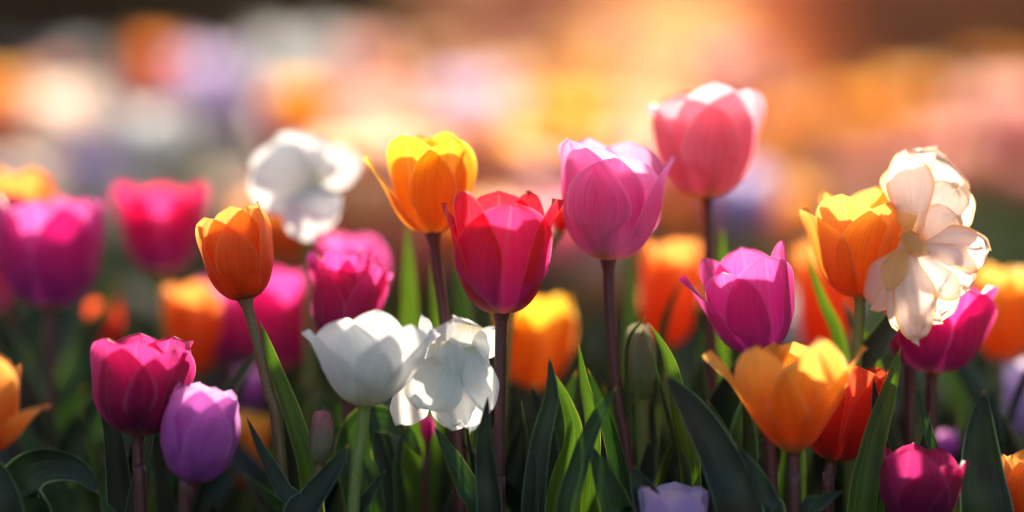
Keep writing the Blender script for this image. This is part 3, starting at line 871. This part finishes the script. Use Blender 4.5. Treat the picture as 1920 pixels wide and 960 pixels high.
leaf_plant('tulip plant with an upright pointed leaf behind the yellow stem', (775, 960), 1.08, [
    ([(762, 422), (764, 520), (768, 640), (774, 900)], 52, 1.08, 'bright', 10, .3),
    ([(812, 490), (822, 560), (826, 660), (810, 900)], 36, 1.1, 'bright', -25, .3),
    ([(850, 470), (862, 540), (872, 640), (860, 900)], 46, 1.09, 'mid', 20, .3)])
leaf_plant('tulip plant with a tall grey green leaf behind the pink tulip', (1185, 960), 1.1, [
    ([(1178, 470), (1182, 560), (1184, 680), (1186, 900)], 44, 1.1, 'mid', 0, .25),
    ([(1280, 516, 1.08), (1244, 600, 1.08), (1232, 700, 1.08), (1210, 900)], 40, 1.08, 'mid', 40, .3)])
leaf_plant('tulip plant with a leaf tip beside the coral tulip stem', (1345, 960), 1.09, [
    ([(1354, 428), (1356, 500), (1352, 620), (1346, 900)], 40, 1.08, 'bright', 0, .3),
    ([(1300, 560), (1316, 660), (1330, 780), (1344, 920)], 50, 1.1, 'mid', 15, .3)])
leaf_plant('tulip plant with a slanting light green leaf left of the layered orange tulip', (1590, 960), 1.05, [
    ([(1508, 464), (1540, 560), (1572, 650), (1590, 860)], 44, 1.05, 'bright', 30, .3),
    ([(1610, 610), (1630, 660), (1640, 740), (1610, 900)], 56, 1.06, 'bright', -10, .3)])
leaf_plant('tulip plant with a long leaf beside the leaning brown stem', (585, 990), 1.0, [
    ([(488, 600), (520, 700), (552, 800), (578, 940)], 62, 1.0, 'bright', 35, .35),
    ([(462, 778), (492, 850), (528, 920), (556, 985)], 46, .98, 'dark', 30, .3)])
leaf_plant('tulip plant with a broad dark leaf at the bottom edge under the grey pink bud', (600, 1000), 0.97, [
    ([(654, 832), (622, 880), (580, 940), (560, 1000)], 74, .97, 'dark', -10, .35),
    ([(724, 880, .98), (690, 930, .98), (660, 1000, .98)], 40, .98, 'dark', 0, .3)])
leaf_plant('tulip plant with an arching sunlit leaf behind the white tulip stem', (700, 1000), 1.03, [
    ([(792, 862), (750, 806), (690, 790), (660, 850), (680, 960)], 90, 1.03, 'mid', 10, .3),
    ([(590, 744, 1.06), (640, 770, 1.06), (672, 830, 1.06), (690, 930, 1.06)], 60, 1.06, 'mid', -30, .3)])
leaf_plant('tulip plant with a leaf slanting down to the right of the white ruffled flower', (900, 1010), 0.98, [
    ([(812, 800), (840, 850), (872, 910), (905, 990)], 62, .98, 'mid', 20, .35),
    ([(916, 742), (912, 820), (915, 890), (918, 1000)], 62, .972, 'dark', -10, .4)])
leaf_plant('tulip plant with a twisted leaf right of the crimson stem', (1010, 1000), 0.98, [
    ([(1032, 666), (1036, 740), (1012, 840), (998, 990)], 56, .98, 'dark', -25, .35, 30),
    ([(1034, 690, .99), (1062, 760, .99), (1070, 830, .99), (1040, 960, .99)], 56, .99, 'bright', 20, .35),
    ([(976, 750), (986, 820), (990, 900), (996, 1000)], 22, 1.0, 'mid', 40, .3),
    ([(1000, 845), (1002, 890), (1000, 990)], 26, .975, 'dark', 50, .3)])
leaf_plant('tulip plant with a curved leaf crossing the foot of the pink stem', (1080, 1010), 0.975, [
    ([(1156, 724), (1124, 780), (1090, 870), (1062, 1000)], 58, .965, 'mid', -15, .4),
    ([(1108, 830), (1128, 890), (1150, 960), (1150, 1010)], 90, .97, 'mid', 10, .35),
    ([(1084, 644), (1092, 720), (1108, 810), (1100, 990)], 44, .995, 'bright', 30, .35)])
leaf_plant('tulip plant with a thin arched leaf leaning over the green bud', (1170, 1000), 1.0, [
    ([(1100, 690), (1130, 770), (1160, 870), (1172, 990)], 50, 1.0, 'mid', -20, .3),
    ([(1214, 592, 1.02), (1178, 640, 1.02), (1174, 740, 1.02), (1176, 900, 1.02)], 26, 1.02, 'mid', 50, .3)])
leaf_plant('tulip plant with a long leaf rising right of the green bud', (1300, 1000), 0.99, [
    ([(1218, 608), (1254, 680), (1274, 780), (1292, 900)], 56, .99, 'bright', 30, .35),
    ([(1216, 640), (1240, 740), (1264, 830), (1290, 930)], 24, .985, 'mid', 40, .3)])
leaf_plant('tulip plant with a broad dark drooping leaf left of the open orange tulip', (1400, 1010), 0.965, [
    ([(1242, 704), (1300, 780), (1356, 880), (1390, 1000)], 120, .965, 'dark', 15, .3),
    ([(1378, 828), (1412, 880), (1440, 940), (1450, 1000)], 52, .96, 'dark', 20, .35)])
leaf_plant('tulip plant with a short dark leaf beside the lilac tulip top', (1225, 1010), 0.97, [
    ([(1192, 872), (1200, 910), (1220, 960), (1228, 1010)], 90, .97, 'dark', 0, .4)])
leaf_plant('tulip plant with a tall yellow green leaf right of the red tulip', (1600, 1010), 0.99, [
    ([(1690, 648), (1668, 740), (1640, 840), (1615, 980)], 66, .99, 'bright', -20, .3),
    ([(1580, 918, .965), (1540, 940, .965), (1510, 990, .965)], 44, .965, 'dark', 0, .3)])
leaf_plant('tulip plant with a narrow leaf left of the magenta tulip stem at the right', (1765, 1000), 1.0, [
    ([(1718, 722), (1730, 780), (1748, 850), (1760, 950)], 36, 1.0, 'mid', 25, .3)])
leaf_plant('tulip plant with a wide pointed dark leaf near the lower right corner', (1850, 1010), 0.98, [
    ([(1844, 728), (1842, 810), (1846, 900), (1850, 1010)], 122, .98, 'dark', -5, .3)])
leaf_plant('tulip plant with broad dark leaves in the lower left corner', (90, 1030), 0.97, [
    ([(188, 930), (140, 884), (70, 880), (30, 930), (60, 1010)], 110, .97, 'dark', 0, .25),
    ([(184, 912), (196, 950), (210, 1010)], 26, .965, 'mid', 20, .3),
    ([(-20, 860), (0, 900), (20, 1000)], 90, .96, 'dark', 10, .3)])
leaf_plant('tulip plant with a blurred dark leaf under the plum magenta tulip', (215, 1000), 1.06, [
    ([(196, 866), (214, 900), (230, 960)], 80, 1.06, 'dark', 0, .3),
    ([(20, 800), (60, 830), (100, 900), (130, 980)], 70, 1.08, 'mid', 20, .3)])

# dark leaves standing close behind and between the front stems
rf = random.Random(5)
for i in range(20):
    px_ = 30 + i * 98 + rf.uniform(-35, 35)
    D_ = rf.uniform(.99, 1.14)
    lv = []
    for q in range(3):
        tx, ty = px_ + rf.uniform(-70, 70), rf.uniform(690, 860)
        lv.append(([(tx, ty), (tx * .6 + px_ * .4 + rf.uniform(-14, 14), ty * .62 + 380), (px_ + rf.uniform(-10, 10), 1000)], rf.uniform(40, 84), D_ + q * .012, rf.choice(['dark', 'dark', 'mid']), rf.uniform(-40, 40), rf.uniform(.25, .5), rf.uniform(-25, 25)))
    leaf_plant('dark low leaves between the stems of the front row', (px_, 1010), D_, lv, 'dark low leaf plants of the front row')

# short grass all round the bed
rg_ = random.Random(9)
V, F, UV = [], [], []
for i in range(14000):
    gx, gy = rg_.uniform(-3.2, 3.2), rg_.uniform(.75, 9.5)
    h_, w_, a_ = rg_.uniform(.05, .15), rg_.uniform(.003, .006), rg_.uniform(0, 6.28)
    dx, dy, bx, by = cos(a_) * w_, sin(a_) * w_, rg_.uniform(-.04, .04), rg_.uniform(-.04, .04)
    b0 = len(V)
    V += [(gx - dx, gy - dy, -.003), (gx + dx, gy + dy, -.003), (gx + dx * .7 + bx * .4, gy + dy * .7 + by * .4, h_ * .6), (gx - dx * .7 + bx * .4, gy - dy * .7 + by * .4, h_ * .6), (gx + bx, gy + by, h_)]
    UV += [(0.2, 0), (.8, 0), (.7, .6), (.3, .6), (.5, .9)]
    F += [(b0, b0 + 1, b0 + 2, b0 + 3), (b0 + 3, b0 + 2, b0 + 4)]
me = bpy.data.meshes.new('grass'); me.from_pydata(V, [], F)
l_ = me.uv_layers.new(name='uv')
for p in me.polygons:
    for li in p.loop_indices:
        l_.data[li].uv = UV[me.loops[li].vertex_index]
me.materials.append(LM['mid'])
o = link('grass', me)
o['kind'] = 'stuff'

# leafy clumps filling the bed behind the sharp row
LG = 'leafy clumps between the blurred tulips'
rl = random.Random(21)
protos = []
for k in range(6):
    r_ = thing('tulip_plant', 'leafy tulip clump without a flower, blurred among the stems behind the front row', 'tulip plant', (0, 0, 0), LG)
    nl = 5
    for i in range(nl):
        a = i * 2 * pi / nl + rl.uniform(-.5, .5)
        ln = rl.uniform(.20, .30)
        sp_ = rl.uniform(.04, .11)
        d = Vector((cos(a), sin(a), 0))
        P = [Vector((0, 0, 0)) + d * .004, d * sp_ * .35 + Vector((0, 0, ln * .45)), d * sp_ * .75 + Vector((0, 0, ln * .8)), d * sp_ * 1.25 + Vector((0, 0, ln))]
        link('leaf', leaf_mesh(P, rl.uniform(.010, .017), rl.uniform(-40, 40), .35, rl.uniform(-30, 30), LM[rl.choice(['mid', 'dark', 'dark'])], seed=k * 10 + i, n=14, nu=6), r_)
    protos.append(r_)


def copy_tree(o):
    r_ = o.copy(); COL.objects.link(r_)
    for ch in o.children:
        q = ch.copy(); COL.objects.link(q); q.parent = r_
    return r_


k = 0
for row, (y, n, hw) in enumerate([(1.30, 9, .34), (1.40, 10, .38), (1.52, 10, .40), (1.66, 10, .43), (1.82, 10, .46), (2.0, 10, .5), (2.2, 10, .54)]):
    for i in range(n):
        x = -hw + 2 * hw * (i + .5) / n + rl.uniform(-.03, .03)
        o = protos[k] if k < 6 else copy_tree(protos[rl.randrange(6)])
        o.location = (x, y + rl.uniform(-.05, .05), 0)
        o.rotation_euler.z = rl.uniform(0, 6.28)
        s = rl.uniform(.8, 1.12)
        o.scale = (s, s, s)
        k += 1


# ================================================================ the bed behind: whole tulips, far out of focus
def far_tulip_mesh(mat, seed):
    V, F, UV, MI = [], [], [], []

    def grid(Vs, uv, nu, nv, mi):
        b0 = len(V)
        V.extend(Vs); UV.extend(uv)
        for j in range(nv):
            for i in range(nu):
                a = b0 + j * (nu + 1) + i
                F.append((a, a + 1, a + nu + 2, a + nu + 1)); MI.append(mi)
    sc = .066
    H0 = .34
    for q in CUP:
        v, uv, nu, nv = petal_local(q[0], q[1], q[2], q[3], q[4], q[5], seed=seed + int(q[0]) + 200, nu=6, nv=8)
        grid([Vector((p.x * sc * 1.2, p.y * sc * 1.2, p.z * sc * 1.1 + H0)) for p in v], uv, nu, nv, 0)
    vs, uv = [], []
    for j in range(7):
        for i in range(7):
            a = 2 * pi * i / 6
            vs.append(Vector((cos(a) * .0035, sin(a) * .0035, H0 * j / 6))); uv.append((i / 6, j / 6))
    grid(vs, uv, 6, 6, 1)
    for a0_, ln in ((seed * 1.3, .24), (seed * 1.3 + 2.6, .2)):
        vs, uv = [], []
        d = Vector((cos(a0_), sin(a0_), 0)); lt = Vector((-d.y, d.x, 0))
        for j in range(9):
            t = j / 8
            for i in range(4):
                u = -1 + 2 * i / 3
                vs.append(d * (.004 + .07 * t * t + .004 * u * u) + lt * (u * .014 * (.5 + t) * (1 - t ** 2.4)) + Vector((0, 0, ln * t))); uv.append((i / 3, t))
        grid(vs, uv, 3, 8, 2)
    me = bpy.data.meshes.new('tulip')
    me.from_pydata([tuple(p) for p in V], [], F)
    l = me.uv_layers.new(name='uv')
    for p, mi in zip(me.polygons, MI):
        p.use_smooth = True
        p.material_index = mi
        for li in p.loop_indices:
            l.data[li].uv = UV[me.loops[li].vertex_index]
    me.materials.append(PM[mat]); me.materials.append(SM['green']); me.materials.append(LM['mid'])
    return me


PM['farpeach'] = petal_mat('petal_far_peach', c(245, 190, 110), c(247, 180, 130), c(249, 190, 138), c(250, 200, 150), c(252, 220, 180), trans=.7)
PM['palepink'] = petal_mat('petal_pale_pink', c(240, 215, 190), c(244, 166, 158), c(247, 176, 162), c(249, 188, 172), c(251, 215, 200), trans=.7)
FAR = {m: far_tulip_mesh(m, i * 11) for i, m in enumerate(['white', 'peach', 'lilac', 'yellow', 'orange', 'pink', 'coral', 'deep_orange', 'magenta', 'red', 'palelilac', 'palepink', 'farpeach'])}


def far(label, x, y, D, mat, sc, group):
    """flower centre at pixel x, y"""
    p = at(x, y, D)
    o = bpy.data.objects.new('tulip', FAR[mat]); COL.objects.link(o)
    # head centre is at local z .372
    sz = max(.5, p.z / .372)
    o.location = (p.x, p.y, 0)
    o.scale = (sc, sc, sz)
    o.rotation_euler = (0, 0, rl.uniform(0, 6.28))
    tag(o, label, 'tulip', group)
    return o


FG = 'tulips in the far bed, completely out of focus'
NAMED = [
    ('far blurred white tulip right above the crimson tulip at the left', 294, 262, 1.75, 'white', 1.15),
    ('far blurred cream tulip at the left above the magenta one', 130, 225, 1.9, 'peach', 1.6),
    ('far blurred orange tulip at the left edge', -5, 200, 1.9, 'orange', 1.1),
    ('far blurred orange red tulip high at the upper left', 292, 142, 2.0, 'deep_orange', .8),
    ('far blurred lilac tulip beside the orange red one at the upper left', 390, 160, 2.0, 'palelilac', 1.3),
    ('far blurred lilac tulip low between the cream and the white one', 180, 320, 1.8, 'palelilac', 1.1),
    ('far blurred cream tulip high left of the middle', 560, 130, 2.2, 'white', 1.9),
    ('far blurred bright yellow tulip above the white ruffled flower', 560, 215, 1.8, 'yellow', 1.0),
    ('far blurred lilac tulip above the crimson tulip', 880, 200, 2.1, 'palelilac', 1.4),
    ('far blurred pink tulip left of the yellow one', 690, 260, 1.9, 'palepink', 1.5),
    ('far blurred orange tulip behind the pink tulip', 1075, 235, 1.8, 'orange', 1.3),
    ('far blurred orange tulip right of the coral one', 1430, 255, 2.3, 'orange', 1.4),
    ('far blurred amber tulip, left of two above the layered orange tulip', 1600, 225, 2.4, 'orange', 1.4),
    ('far blurred amber tulip, right of two above the layered orange tulip', 1700, 200, 2.5, 'orange', 1.4),
    ('far blurred pink tulip at the upper right edge', 1885, 210, 2.0, 'palepink', 1.5),
    ('far blurred mauve tulip under the coral one', 1390, 370, 1.6, 'palelilac', .9),
    ('far blurred orange tulip under the white ruffled flower', 545, 430, 1.45, 'deep_orange', 1.2),
    ('far blurred white tulip low left of the pink tulip', 1070, 460, 1.5, 'white', 1.1),
    ('far blurred white tulip low behind the open orange tulip', 1530, 600, 1.35, 'white', .9),
    ('far blurred coral tulip between the yellow and the white ruffled flower', 690, 380, 1.6, 'palepink', 1.1),
]
for a in NAMED:
    far(*a, None)
word = {'farpeach': 'peach', 'white': 'white', 'peach': 'cream', 'palelilac': 'pale lilac', 'yellow': 'yellow', 'orange': 'orange', 'palepink': 'pale pink', 'coral': 'coral pink', 'deep_orange': 'dark orange'}
LEFTC = (['white', 'peach', 'palelilac', 'palepink', 'coral'], [5, 5, 6, 3, 1])
MIDC = (['white', 'farpeach', 'palelilac', 'yellow', 'palepink', 'orange'], [1, 9, 1, 1, 9, 3])
RIGHTC = (['orange', 'deep_orange', 'coral', 'palepink'], [5, 2, 2, 2])
for i in range(76):
    px_, py_, D_ = rl.uniform(600, 1330), rl.uniform(230, 540), rl.uniform(1.4, 2.3)
    m = rl.choices(['farpeach', 'palepink', 'white', 'orange', 'coral'], [6, 6, 1.5, 2.5, 1.5])[0]
    far('soft blurred %s tulip in the bed behind the crimson and pink tulips' % word[m], px_, py_, D_, m, rl.uniform(.9, 1.2), 'middle %s tulips' % word[m])
y = 2.1
while y < 7.0:
    hw = KW * y / 2 + .15
    n = max(7, int(2 * hw / (.095 + .018 * y)))
    for i in range(n):
        x = -hw + 2 * hw * (i + rl.random()) / n
        fx = x / hw
        if fx > .35 and rl.random() < .55 or fx < -.35 and rl.random() < .3:
            continue
        m = rl.choices(*(LEFTC if fx < -.35 else MIDC if fx < .4 else RIGHTC))[0]
        o = bpy.data.objects.new('tulip', FAR[m]); COL.objects.link(o)
        o.location = (x, y + rl.uniform(-.1, .1), 0)
        s = rl.uniform(1.0, 1.4)
        o.scale = (s, s, rl.uniform(.7, 1.12))
        o.rotation_euler.z = rl.uniform(0, 6.28)
        tag(o, 'small %s tulip far back in the bed, a soft coloured blur' % word[m], 'tulip', 'far %s tulips' % word[m])
    y += .3 + .05 * (y - 2.5)
